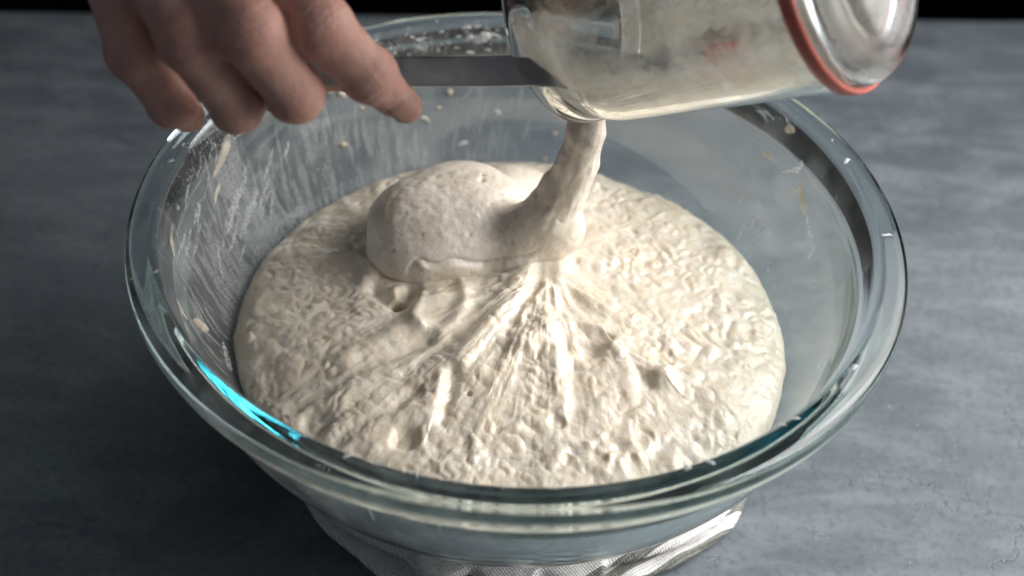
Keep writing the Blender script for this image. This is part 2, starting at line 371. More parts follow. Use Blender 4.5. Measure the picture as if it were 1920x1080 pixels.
# ------------------------------------------------------------------ bowl profile
ZB, HB = .0130, .1080          # base height above the table (on the towel), body height
RB, RTOP, TW = .050, .1365, .0040
def r_out(z):
    t = np.clip((z-ZB)/HB, 0, 1); return RB+(RTOP-RB)*(1-(1-t)**2.0)
_zo = np.linspace(ZB, ZB+HB, 400); _ro = r_out(_zo); _dr = np.gradient(_ro, _zo); _nl = np.sqrt(1+_dr**2)
_tw = TW+.0030*smooth(.124, .099, _zo)
_ri, _zi = _ro-_tw/_nl, _zo+_tw*_dr/_nl                  # inner wall: parallel to the outer one
_k = np.argsort(_zi); _ri, _zi = _ri[_k], _zi[_k]
def r_in(z): return np.where(np.asarray(z) < _zi[0], _ri[0], np.interp(z, _zi, _ri))
def bowl():
    root = empty('glass_bowl', (0, 0, ZB), 'large clear glass mixing bowl with rolled rim, streaked with flour inside', 'bowl')
    zs = ZB+HB*(1-(1-np.linspace(.02, 1, 34))**1.3)
    P = [(0.0002, ZB+.0016), (.030, ZB+.0014), (.043, ZB+.0006), (.0455, ZB), (.049, ZB), (.0515, ZB+.0014)]
    P += [(float(r_out(z)), float(z)) for z in zs if z > ZB+.002]
    zt = ZB+HB                              # .121
    rim = [(.1385, zt+.0010), (.1420, zt+.0022), (.1455, zt+.0030), (.1480, zt+.0040), (.1494, zt+.0056), (.1500, zt+.0078), (.1500, zt+.0100), (.1496, zt+.0122), (.1486, zt+.0137), (.1470, zt+.0145),
           (.1450, zt+.0148), (.1430, zt+.0151), (.1412, zt+.0154), (.1398, zt+.0156), (.1387, zt+.0154), (.1377, zt+.0147), (.1365, zt+.0124), (.1348, zt+.0085), (.1332, zt+.0045)]
    P += rim; k0 = len(P)-5
    zi = _zi[0]+(ZB+HB-_zi[0])*(1-np.linspace(0, 1, 40)**1.5)
    P += [(float(min(r_in(z), .1322)), float(z)) for z in zi]; P += [(.042, ZB+.0056), (.030, ZB+.0050), (.0002, ZB+.0048)]
    mi = [0]*k0+[1]*(len(P)-k0)
    th0 = lambda th: np.degrees(np.arctan2(np.sin(th), np.cos(th)))
    def dirt(th, z, L):
        a = th0(th); left = np.exp(-((np.abs(((a-170+180) % 360)-180))/55)**2); rt = np.exp(-((((a-30+180) % 360)-180)/60)**2); bk = np.exp(-((((a-110+180) % 360)-180)/45)**2)
        fr = np.exp(-((((a+90+180) % 360)-180)/55)**2)
        hgt = smooth(.05, .075, z)*(1-.45*smooth(.095, .13, z))
        return np.clip((.66*left+.26*rt+.36*bk+.12*fr)*hgt, 0, 1)
    def rimf(th, z, L):
        a = th0(th); b = .10+.52*np.exp(-((((a-100+180) % 360)-180)/38)**2)+.50*np.exp(-((((a-160+180) % 360)-180)/30)**2)+.35*np.exp(-((((a-35+180) % 360)-180)/12)**2)+.62*np.exp(-((((a+100+180) % 360)-180)/40)**2)
        return np.clip(b, 0, 1)*smooth(.112, .128, z)
    lathe('body', P, 288, [M_GLASSD], root, attr={'dirt': dirt, 'rim_flour': rimf, 'inside': lambda th, z, L: np.repeat(np.array(mi, float), 288)})
    return root
BOWL = bowl()

def wall_hit(x, y, inset=.0002):
    v = ray(x, y); t = np.linspace(.45, 1.0, 4000); Q = CAM+v*t[:, None]
    r = np.hypot(Q[:, 0], Q[:, 1]); ins = (Q[:, 2] < .137) & (Q[:, 2] > .02) & (r < np.where(Q[:, 2] < .1255, np.minimum(r_in(Q[:, 2]), .133), .1355))
    i = np.argwhere(ins).ravel()
    if len(i) == 0: return None, None
    q = Q[i[-1]]; dr = (r_in(q[2]+.001)-r_in(q[2]-.001))/.002 if q[2] < .12 else .3
    rad = np.array([q[0], q[1], 0])/np.hypot(q[0], q[1]); n = -rad+np.array([0, 0, 1])*dr; n /= np.linalg.norm(n)
    return q+n*inset, n
def smear(pts, ws, name='dough_smear', mat=None, thick=.22, jit=.35):
    """a smear stuck on the inner wall: px polyline, px full widths"""
    H = [wall_hit(*p) for p in pts]
    if any(h[0] is None for h in H): return
    P = np.array([h[0] for h in H]); Nn = np.array([h[1] for h in H])
    n = max(8, int(4*len(pts)+np.linalg.norm(np.diff(P, axis=0), axis=1).sum()/.0009)); Q = cat(P, n); Nq = cat(Nn, n)
    Wd = np.interp(np.linspace(0, 1, n), np.linspace(0, 1, len(ws)), ws)/4900/2
    e = np.linspace(0, 1, n); Wd *= np.clip(np.minimum(e, 1-e)*7, .02, 1)**.5
    T = np.gradient(Q, axis=0); T /= np.linalg.norm(T, axis=1)[:, None]+1e-9
    off = rng.uniform(0, 99); m_ = 9; V = []
    for i in range(n):
        b = np.cross(Nq[i], T[i]); b /= np.linalg.norm(b)
        nl, nr = 1+jit*noise(np.array([[i*.35, off, 0]]))[0]*1.6, 1+jit*noise(np.array([[i*.35, off+9, 0]]))[0]*1.6
        for j, s in enumerate(np.linspace(-1, 1, m_)):
            wd = Wd[i]*(nl if s < 0 else nr); hh = min(Wd[i]*thick*2, .0016)*math.sqrt(max(0, 1-s*s))*(1+.5*noise(np.array([[i*.5, j*.7, off]]))[0])
            V.append(Q[i]+b*s*wd+Nq[i]*(hh-.0003))
    return make(name, V, grid_faces(m_, n), mat or M_SMEAR, BOWL)
# left wall
smear([(428, 250), (420, 285), (408, 315), (398, 335)], [26, 26, 16, 8])
smear([(412, 345), (406, 362), (403, 385)], [14, 9, 5])
smear([(352, 262), (342, 275), (333, 284)], [18, 22, 10], 'flour_clump', M_FLOUR, .5)
smear([(316, 318), (313, 326)], [14, 14], 'flour_clump', M_FLOUR, .5)
smear([(327, 385), (330, 395)], [12, 9], thick=.8)
smear([(318, 420), (322, 455), (328, 490)], [10, 14, 8])
smear([(362, 600), (378, 612), (386, 622)], [14, 20, 16], thick=.8)
smear([(330, 560), (342, 585), (352, 600)], [10, 12, 6])
smear([(452, 350), (440, 390), (424, 440)], [16, 22, 10], 'flour_smear', M_THIN, .05, .8)
smear([(482, 352), (472, 385), (450, 450)], [18, 20, 8], 'flour_smear', M_THIN, .05, .8)
smear([(418, 640), (425, 665), (432, 695)], [12, 22, 24], 'flour_smear', M_THIN, .08, .8)
smear([(376, 380), (372, 420), (376, 460)], [6, 8, 4], 'flour_smear', M_THIN, .06, .8)
smear([(408, 450), (412, 490), (420, 530)], [6, 10, 6], 'flour_smear', M_THIN, .06, .8)
# back wall
for x, y, a, b, k in [(905, 72, 34, 22, 1), (880, 72, 18, 12, 1), (930, 68, 22, 7, 1), (640, 178, 18, 16, 0), (615, 172, 14, 10, 0), (678, 205, 10, 10, 0),
                      (643, 272, 16, 14, 0), (843, 175, 9, 16, 0), (822, 204, 10, 8, 0), (796, 224, 20, 9, 0), (790, 92, 22, 10, 1), (800, 52, 10, 9, 1),
                      (1040, 252, 8, 12, 0), (1022, 300, 9, 8, 0), (932, 212, 16, 12, 1), (868, 270, 20, 10, 1), (790, 405, 8, 6, 0)]:
    s = random.choice((-1, 1))*random.uniform(.1, .5)
    smear([(x-a/2, y+s*a*.5), (x, y-2), (x+a/2, y-s*a*.4)], [b*.8, b, b*.7], ('dough_bit', 'flour_clump')[k], (M_SMEAR, M_FLOUR)[k], (.6, .35)[k], .6)
smear([(905, 122), (893, 140), (886, 152)], [3, 5, 5], 'flour_smear', M_THIN, .1)
smear([(884, 170), (872, 182), (862, 192)], [4, 4, 2], 'flour_smear', M_THIN, .1)
# right wall
smear([(1503, 336), (1501, 360), (1506, 385), (1512, 405)], [8, 15, 14, 8])
smear([(1512, 405), (1516, 430), (1524, 460), (1514, 490)], [7, 6, 10, 3], 'flour_smear', M_THIN, .08, .7)
smear([(1484, 352), (1492, 362)], [4, 8])
smear([(1474, 246), (1482, 242), (1490, 248)], [14, 18, 8], thick=.4)
smear([(1430, 284), (1440, 290), (1447, 302)], [8, 11, 6])
smear([(1378, 192), (1392, 188)], [5, 5])
smear([(1582, 278), (1584, 300), (1580, 322)], [26, 36, 24], 'flour_clump', M_FLOUR, .35, .5)
smear([(1516, 236), (1535, 246), (1556, 264), (1580, 288)], [14, 18, 20, 24], 'flour_clump', M_FLOUR, .35, .9)
smear([(1505, 300), (1495, 318), (1462, 320)], [8, 10, 5], 'flour_smear', M_THIN, .06, .9)
for a, b in [((1398, 420), (1382, 452)), ((1420, 400), (1405, 430)), ((1436, 420), (1400, 468)), ((1448, 490), (1436, 512)), ((1460, 520), (1448, 545)), ((1478, 545), (1466, 562)),
             ((1530, 525), (1524, 540)), ((1328, 400), (1318, 420)), ((1345, 405), (1338, 422)), ((1416, 205), (1440, 228)), ((1432, 205), (1452, 225)), ((1470, 215), (1485, 238)), ((1545, 675), (1532, 695)), ((1390, 370), (1383, 385)), ((1255, 355), (1250, 372))]:
    mx = ((a[0]+b[0])/2+random.uniform(-3, 3), (a[1]+b[1])/2+random.uniform(-3, 3))
    smear([a, mx, b], [2, random.uniform(4, 9), 3], 'flour_smear', M_THIN, .1, .7)

for _ in range(30):        # streaks wiped up the left wall
    x, y = random.uniform(345, 570), random.uniform(255, 470); l = random.uniform(22, 75); dx = -.22+random.uniform(-.12, .16)
    smear([(x, y), (x+dx*l*.5+random.uniform(-3, 3), y+l*.5), (x+dx*l, y+l)], [random.uniform(2, 5), random.uniform(4, 11), random.uniform(2, 6)], 'flour_smear', M_THIN, .06, .9)
for _ in range(26):        # dabs of flour under the back rim
    x = random.uniform(700, 940); y = 60+.0006*(x-940)**2+random.uniform(-22, 48); r = random.uniform(3, 9)
    smear([(x-r, y+random.uniform(-2, 2)), (x, y), (x+r, y+random.uniform(-3, 3))], [r*.5, r*.9, r*.4], 'flour_clump', M_FLOUR, .3, .9)
def rim_dab(px_, py_, size):
    """dab of flour lying on top of the rim"""
    q = at_z(px_, py_, ZB+HB+.0150); r = math.hypot(q[0], q[1])
    if not .1385 < r < .1475: return
    z0 = ZB+HB+float(np.interp(r, [.1387, .1398, .1430, .1470], [.0154, .0156, .0151, .0145]))-.0001; V, n, m_ = [], 12, 4; off = random.uniform(0, 50); el = random.uniform(.5, 1.6)
    for j in range(m_):
        for i in range(n):
            a = i/n*2*math.pi; rr = size*(1-j/(m_-1))*(1+.5*math.sin(a*2+off)+.3*math.sin(a*5+off*2))
            V.append((q[0]+rr*el*math.cos(a), q[1]+rr*math.sin(a), z0+size*.35*(j/(m_-1))**.6))
    make('flour_clump', V, [tuple(map(int, f_)) for f_ in grid_faces(n, m_, True)]+[tuple(range((m_-1)*n, m_*n))], M_FLOUR, BOWL)
for x, y in [(628, 838), (655, 850), (672, 852), (735, 872), (760, 880), (780, 884), (812, 890), (1010, 912), (1045, 914), (1290, 880), (1330, 862), (1408, 824), (1425, 812), (1470, 790), (1493, 782), (1600, 690), (1640, 520), (1660, 440), (1560, 262), (1590, 300), (300, 420), (296, 505), (306, 545), (322, 300), (340, 268), (820, 42), (850, 45), (900, 38)]:
    rim_dab(x+random.uniform(-4, 4), y+random.uniform(-2, 8), random.uniform(.0006, .0016))

# ------------------------------------------------------------------ dough in the bowl
ZE, ZC = .0750, .0940
def base_h(x, y):
    r = np.hypot(x, y)/(float(r_in(ZE))-.0005); return ZE+(ZC-ZE)*(1-np.clip(r, 0, 1)**2.5)**(1/2.3)
def on_dough(px, py):
    z = .085
    for _ in range(12): q = at_z(px, py, z); z = float(base_h(q[0], q[1]))
    return at_z(px, py, z)
def pl(pts): return np.array([on_dough(*p)[:2] for p in pts])
def seg_dist(X, Y, P):
    """signed distance to polyline and parameter 0..1"""
    best = np.full(X.shape, 9.); sg = np.zeros(X.shape); tt = np.zeros(X.shape); L = np.concatenate([[0], np.cumsum(np.linalg.norm(np.diff(P, axis=0), axis=1))]); tot = L[-1]
    for i in range(len(P)-1):
        a, b = P[i], P[i+1]; d = b-a; l2 = d@d; t = np.clip(((X-a[0])*d[0]+(Y-a[1])*d[1])/l2, 0, 1)
        ex, ey = X-a[0]-t*d[0], Y-a[1]-t*d[1]; D = np.hypot(ex, ey); k = D < best
        best = np.where(k, D, best); sg = np.where(k, np.sign(d[0]*ey-d[1]*ex), sg); tt = np.where(k, (L[i]+t*math.sqrt(l2))/tot, tt)
    return best, sg, tt
def feat_height(X, Y):
    h = np.zeros(X.shape)
    nz = noise(np.stack([X*200, Y*200, X*0], -1), 3)*.0008; nx = X+nz; ny = Y+noise(np.stack([X*200, Y*200, X*0+5], -1), 4)*.0008
    def ridge(pts, A, wl, wr, a0=1, a1=.2, n=24):
        nonlocal h
        P = cat(pl(pts), n); e = 2.8*max(wl, wr)
        k = (nx > P[:, 0].min()-e) & (nx < P[:, 0].max()+e) & (ny > P[:, 1].min()-e) & (ny < P[:, 1].max()+e)
        D, s, t = seg_dist(nx[k], ny[k], P); w_ = np.where(s > 0, wl, wr)
        h[k] += A*(a0+(a1-a0)*t)*np.exp(-(D/w_)**2)
    def bump(p, A, r, pw=2):
        nonlocal h
        q = pl([p])[0]; k = (np.abs(nx-q[0]) < 3*r) & (np.abs(ny-q[1]) < 3*r)
        h[k] += A*np.exp(-(np.hypot(nx[k]-q[0], ny[k]-q[1])/r)**pw)
    # gathered strands under the pour
    ridge([(1000, 495), (968, 570), (915, 640), (845, 705), (815, 775)], .0031, .0030, .0090, 1, .55)
    ridge([(985, 500), (935, 580), (870, 660), (790, 720)], .0030, .006, .006, .9, .2)
    ridge([(1020, 485), (1012, 560), (985, 640), (930, 720)], .0022, .0030, .0065, 1.1, .2)
    ridge([(1040, 470), (1042, 540), (1020, 610), (990, 655)], .0026, .0050, .0050, 1.2, .5)
    ridge([(990, 655), (1040, 622), (1095, 612), (1150, 632), (1205, 690), (1240, 715)], .0036, .0075, .0026, 1, .35)
    ridge([(1055, 520), (1110, 560), (1170, 600), (1240, 640)], .0030, .006, .006, 1, .2)
    ridge([(1060, 480), (1120, 490), (1180, 480)], .0025, .0045, .004, 1, .2)
    ridge([(1040, 640), (1046, 700), (1058, 760)], .0034, .0028, .0042, 1, .3)
    ridge([(1075, 690), (1085, 760), (1080, 800)], -.0025, .005, .005, 1, .3)
    ridge([(1150, 650), (1185, 705), (1230, 760)], .0028, .003, .0045, 1, .2)
    # pull lines left of the pour
    ridge([(820, 560), (770, 605), (690, 650), (600, 700)], .0030, .006, .0045, 1, .2)
    ridge([(870, 540), (868, 580), (835, 618), (790, 618)], .0026, .0028, .004, 1, .6)
    ridge([(790, 560), (775, 600), (790, 618)], .0020, .0025, .0025, 1, .6)
    ridge([(700, 500), (690, 540), (730, 570)], .0032, .0050, .0040, 1, .5)
    ridge([(700, 545), (745, 570), (770, 545)], -.0055, .0035, .0035, 1, 1)
    ridge([(850, 700), (838, 745), (825, 790)], -.0040, .003, .003, 1, .3)
    ridge([(800, 640), (700, 680), (560, 760)], -.0022, .003, .0045, 1, .5)
    ridge([(780, 730), (690, 790), (640, 830)], -.0024, .003, .004, 1, .6)
    ridge([(620, 700), (560, 715), (480, 745)], -.0020, .003, .004, 1, .6)
    for x1, y1, A_, w_ in [(700, 655, .0011, .0015), (745, 700, .0012, .0013), (790, 745, .0014, .0014), (868, 742, .0013, .0012), (905, 775, .0012, .0015), (950, 735, .0014, .0012), (985, 790, .0011, .0015),
                           (1015, 745, .0012, .0012), (1085, 740, .0012, .0014), (1125, 770, .0010, .0015), (1175, 745, .0011, .0012), (1260, 660, .0010, .0014), (1270, 590, .0009, .0013), (640, 600, .0009, .0015), (905, 690, .0015, .0011), (960, 660, .0015, .0010)]:
        a_ = (1022+(x1-1022)*.22+random.uniform(-14, 14), 505+(y1-505)*random.uniform(.14, .3)); m1 = (1022+(x1-1022)*.5+random.uniform(-16, 16), 505+(y1-505)*.52+random.uniform(-10, 10))
        ridge([a_, m1, (x1, y1)], A_, w_, w_*random.uniform(1.2, 2.2), random.uniform(.45, .95), .15)
    bump((1105, 655), -.0034, .0058); bump((1060, 648), -.0020, .004)
    bump((1240, 712), .0040, .0048, 2.4); bump((1208, 722), -.0018, .005); bump((1252, 700), .002, .003)
    for p, r, A in [((750, 568), .0030, -.010), ((471, 719), .0013, -.004), ((880, 737), .0009, -.003), ((660, 466), .0018, -.0015), ((1045, 790), .003, -.002), ((760, 820), .005, -.003), ((590, 790), .006, -.003)]: bump(p, A, r, 4)
    bump((460, 640), .0016, .0030, 4)
    for _ in range(26):
        bump((1095+random.gauss(45, 45), 838+random.gauss(12, 16)), random.uniform(.0006, .0014), random.uniform(.0016, .003), 2)
    return h
def bread_dough():
    gap = .0005
    rho = np.concatenate([np.linspace(.0005, .80, 205), .80+.20*(1-(1-np.linspace(0, 1, 75)[1:])**2.3)])
    Re = float(r_in(ZE))-gap
    prof = [(r*Re, ZE+(ZC-ZE)*(1-r**2.5)**(1/2.3), 0) for r in rho]
    for z in np.linspace(ZE-.0006, _zi[0]+.0004, 70): prof.append((float(r_in(z))-gap, z, 1))
    prof += [(.042, ZB+.0062, 1), (.02, ZB+.0056, 1), (.0005, ZB+.0056, 1)]
    prof = np.array(prof); n = len(prof); seg = 1500; th = np.linspace(0, 2*np.pi, seg, endpoint=False)
    V = np.stack([prof[:, 0][:, None]*np.cos(th), prof[:, 0][:, None]*np.sin(th), np.repeat(prof[:, 1][:, None], seg, 1)], -1).reshape(-1, 3)
    wall = np.repeat(prof[:, 2], seg) > .5
    Fc = grid_faces(seg, n, True)
    X, Y = V[:, 0], V[:, 1]; top = ~wall
    # pull towards the pour: anisotropic noise in polar coordinates round the anchor, isotropic crumb elsewhere
    A = on_dough(1030, 520); ang = np.arctan2(Y-A[1], X-A[0]); rr = np.hypot(X-A[0], Y-A[1])+.004
    adeg = np.degrees(ang)
    ca, sa = np.cos(ang), np.sin(ang)
    left = np.exp(-((((adeg-205+180) % 360)-180)/62)**2)*smooth(.0, .02, rr)
    front = np.exp(-((((adeg+85+180) % 360)-180)/40)**2)
    wz = np.stack([X*110, Y*110, V[:, 2]*110], -1); wx = noise(wz, 11)*.0016; wy = noise(wz+7, 12)*.0016
    Q = np.stack([X+wx, Y+wy, V[:, 2]], -1)
    lr = np.log(rr/.01)
    st = fbm(np.stack([ca*7+wx*130, sa*7+wy*130, lr*1.2], -1), 21, 3, .6)
    st2 = fbm(np.stack([ca*19+wx*160, sa*19+wy*160, lr*2.8], -1), 25, 3, .6)
    lump = fbm(Q*55, 31, 2); peb = fbm(Q*135, 35, 2, .45); fin = fbm(Q*420, 45, 2, .5); big = noise(Q*28, 47)
    knob = np.maximum(0, noise(Q*175, 51)+.05)*smooth(-.15, .35, noise(Q*60, 52))     # little beads of crumb, in patches
    pit = np.maximum(0, noise(Q*210+5, 53)-.28)*smooth(-.1, .4, noise(Q*45, 54))
    inner = smooth(.008, .030, rr)
    def spot(px_, py_, sx, sy): q = on_dough(px_, py_); return np.exp(-((X-q[0])/sx)**2-((Y-q[1])/sy)**2)
    calm = (1-.72*spot(850, 600, .024, .020))*(1-.5*spot(1190, 560, .026, .020))*(1-.45*spot(720, 640, .02, .015))
    gr = fbm(Q*250+11, 57, 2, .5); bead = np.abs(noise(Q*120+3, 58)); bead2 = np.abs(noise(Q*240+8, 59))
    pm = smooth(-.25, .35, noise(Q*48, 60)); pm2 = smooth(-.2, .4, noise(Q*36+4, 62))     # patches: some lumpy, some slack and smooth
    d = (.0014*lump+.0016*big)*inner + .0019*st*(.10+.9*left+.20*front)*smooth(.008, .024, rr) + .0008*st2*(.10+.75*left+.10*front)
    d += inner*(.35+.65*pm)*(1-.35*left)*(.0011*peb+.0021*bead-.0005) + inner*(.25+.75*pm2)*.0011*bead2 + .00028*gr*(.3+.7*pm)
    d += .0012*knob*pm2*inner - .0026*pit + .00012*fin
    d *= calm
    d += .0022*noise(np.stack([np.cos(np.arctan2(Y, X))*3.2, np.sin(np.arctan2(Y, X))*3.2, X*0+2], -1), 63)*smooth(Re*.55, Re*.9, np.hypot(X, Y))
    edge = smooth(Re*1.0, Re*.93, np.hypot(X, Y)); d = d*(.5+.5*edge)
    fh = np.zeros(len(V)); fh[top] = feat_height(X[top], Y[top])
    N = vnormals(V, Fc); N *= np.sign((N*np.array([0, 0, 1.])).sum(1)[0])
    dw = -.0046*np.abs(fbm(V*36, 61, 3))-.0009*np.abs(noise(V*210, 64))         # against the glass: contact patches and gaps
    disp = np.where(wall, 0, d)
    V2 = V+N*disp[:, None]; V2[:, 2] += fh*(.25+.75*edge)
    rad = np.stack([X, Y, 0*X], -1)/(np.hypot(X, Y)+1e-9)[:, None]
    V2[wall] += rad[wall]*dw[wall][:, None]
    rl = np.hypot(V2[:, 0], V2[:, 1]); lim = np.where(V2[:, 2] > ZB+.007, r_in(V2[:, 2])-.0004, 9); k = rl > lim
    V2[k, :2] *= (lim[k]/rl[k])[:, None]
    o = make('bread_dough', V2, Fc, M_DOUGH); tag(o, 'lumpy wet bread dough filling the bottom half of the glass bowl', 'dough')
bread_dough()

# ------------------------------------------------------------------ jar frame of reference
JC = np.array([.01309, .0297, .21163]); JA = np.array([.79429, -.36997, .48189]); JA /= np.linalg.norm(JA)
_e1 = np.cross(JA, [0, 0, 1.]); _e1 /= np.linalg.norm(_e1); _e2 = np.cross(JA, _e1)   # e2 points down
if _e2[2] > 0: _e2 = -_e2
JM = np.eye(4); JM[:3, 0] = _e1; JM[:3, 1] = _e2; JM[:3, 2] = JA; JM[:3, 3] = JC      # local z = into the jar
if np.linalg.det(JM[:3, :3]) < 0: JM[:3, 0] *= -1
def jp(x, y, z): return JM[:3, :3]@np.array([x, y, z])+JC

# ------------------------------------------------------------------ starter: stream and folded pillow
def starter_sdf(Pw, W):
    wob = np.stack([noise(Pw*55, 71), noise(Pw*55+9, 72), noise(Pw*55+17, 73)], -1)*.0011
    P = (Pw+wob)
    pil = W(835, 425, .0995)
    D = ellip(P, pil, (.0305, .0265, .0185), .10, -.10)
    D = smin(D, ellip(P, W(770, 455, .097), (.018, .021, .0165), .2), .010)
    D = smin(D, ellip(P, W(885, 372, .1015), (.022, .018, .012), -.3), .014)
    D = smin(D, ellip(P, W(965, 362, .0895), (.018, .016, .010), -.2), .008)
    # ribbon falling from the lip, swinging into the pillow
    S_ = [W(1103, 215, .1700), W(1098, 245, .1635), W(1082, 300, .147), W(1058, 355, .1305), W(1030, 400, .117), W(985, 432, .1065), W(930, 448, .101)]
    R_ = [.0070, .0071, .0078, .0090, .0104, .0112, .0104]
    Dr = None
    for i in range(len(S_)-1):
        k = cone(P, S_[i], S_[i+1], R_[i], R_[i+1]); Dr = k if Dr is None else smin(Dr, k, .003)
    Dr = smin(Dr, ellip(P, W(1040, 425, .109), (.0125, .011, .013), .2), .006)
    Dr = smin(Dr, cone(P, W(1045, 440, .104), W(960, 470, .0985), .0085, .008), .006)
    D = smin(D, Dr, .0045)
    # rolled front lip with a crease above it
    Dl = cone(P, W(782, 500, .0925), W(850, 512, .0915), .0062, .0056); Dl = smin(Dl, cone(P, W(850, 512, .0915), W(985, 488, .0935), .0056, .0048), .003)
    Dl = smin(Dl, cone(P, W(778, 490, .097), W(782, 510, .090), .0050, .0058), .003)
    D = smin(D, Dl, .0016)
    D = np.maximum(D, -ellip(P, W(903, 336, .1135), (.0022, .0011, .0018), .2))                            # popped bubble
    return D
def starter():
    h = .00085; lo, hi = (-.062, -.022, .075), (.052, .078, .184)
    W = lambda x, y, z: at_z(x, y, z)
    V, Fc = sdf_mesh(lambda Pw: starter_sdf(Pw, W), lo, hi, h)
    N = vnormals(V, Fc)
    st = (W(1098, 245, .1635)-W(1030, 400, .117)); st /= np.linalg.norm(st)
    along = V-((V@st)[:, None]*st)*.86
    up = smooth(.106, .125, V[:, 2])
    V = V+N*(.0003*fbm(V*120, 75, 3)+.0010*fbm(along*240, 78, 2)*up+.00028*fbm(V*330, 79, 2))[:, None]
    q = V-CAM; dz = q@FWD; px, py = 960+F*(q@RT)/dz, 540-F*(q@UP)/dz; fac = smooth(.0, .3, -(N*q).sum(1)/np.linalg.norm(q, axis=1))
    cl = cat([(764, 522), (769, 503), (786, 486), (812, 495), (852, 487), (900, 494), (950, 486), (992, 479), (1014, 464)], 70); D, sg, tt = seg_dist(px, py, cl)
    cut = np.exp(-(D/3.6)**2)*np.minimum(1, np.minimum(tt, 1-tt)*8+.15)*fac*(.75+.5*noise(V*140, 85))
    roll = np.exp(-((D-20)/15)**2)*(py > np.interp(px, cl[8:, 0], cl[8:, 1]))*fac*smooth(768, 800, px)*smooth(1010, 985, px)
    V = V-N*(.0015*cut)[:, None]+N*(.0022*roll*(1+.35*noise(V*90, 83)))[:, None]
    for bx_, by_, br in [(903, 337, .0011), (1050, 415, .0009), (1042, 300, .0007), (760, 400, .0008), (820, 350, .0006), (735, 470, .0009), (880, 440, .0007), (960, 455, .0007), (1085, 290, .0006), (1030, 385, .0006), (790, 440, .0006), (850, 395, .0005)]:
        k_ = np.hypot(px-bx_, (py-by_)*1.3)/(br*4900); V = V-N*(br*1.1*np.exp(-k_**4)*fac)[:, None]
    o = make('starter_dough', V, Fc, M_START)
    tag(o, 'smooth ribbon of starter pouring from the jar and folding into a pillow', 'dough')
starter()

# ------------------------------------------------------------------ jar
def mat_jar_glass():
    t = NT('jar_glass'); absorb(t, (.75, .95, .85), 4.0); g = t.n('ShaderNodeBsdfGlass'); g.inputs['Color'].default_value = (.985, .99, .985, 1); g.inputs['IOR'].default_value = 1.48
    P = t.n('ShaderNodeTexCoord').outputs['Object']; base = t.attr('base')
    t.l(t.rng(t.math('MULTIPLY', base, t.rng(t.tex(P, 90, 3), .2, .7, .6, 1.1)), 0, 1, .0, .34), g.inputs['Roughness']); t.l(t.bump(t.math('MULTIPLY', t.tex(P, 420, 2), base), .25, .0012), g.inputs['Normal'])
    return t.surf(g.outputs[0])
def mat_film():
    """dried starter coating inside the jar: thick low down, smeared and patchy higher up"""
    t = NT('jar_film'); P = t.n('ShaderNodeTexCoord').outputs['Object']; uv = t.n('ShaderNodeTexCoord').outputs['UV']; th = t.attr('film')
    n1 = t.tex(P, 38, 5, .6, .8); n2 = t.tex(t.mapv(uv, (3.2, 40, 1)), 1, 5, .65, 1.2); n3 = t.tex(P, 300, 3, .6)
    v = t.math('ADD', t.math('MULTIPLY', n1, .55), t.math('MULTIPLY', n2, .45))
    mk = t.rng(t.math('ADD', v, t.math('MULTIPLY', th, .54)), .48, .80, .03, .92)
    mk = t.math('MULTIPLY', mk, t.rng(n3, .25, .6, .82, 1))
    col = t.mix(t.rng(n2, .35, .65), (.88, .86, .80), (.74, .68, .56))
    d = t.n('ShaderNodeBsdfDiffuse'); t.l(col, d.inputs[0]); tr = t.n('ShaderNodeBsdfTranslucent'); t.l(col, tr.inputs[0])
    body = t.mixs(.58, d.outputs[0], tr.outputs[0]); tp = t.n('ShaderNodeBsdfTransparent')
    return t.surf(t.mixs(mk, tp.outputs[0], body))
def rubber_mat(name, colr, ro):
    t = NT(name); P = t.n('ShaderNodeTexCoord').outputs['Object']; n = t.tex(P, 200, 4)
    return t.surf(t.bsdf(Base_Color=t.mix(t.rng(n, .3, .7), colr, tuple(q*.82 for q in colr)), Roughness=ro, Normal=t.bump(t.tex(P, 1200, 3), .2, .0005)).outputs[0])
M_CORAL = rubber_mat('coral_rubber', (.62, .16, .115), .5)
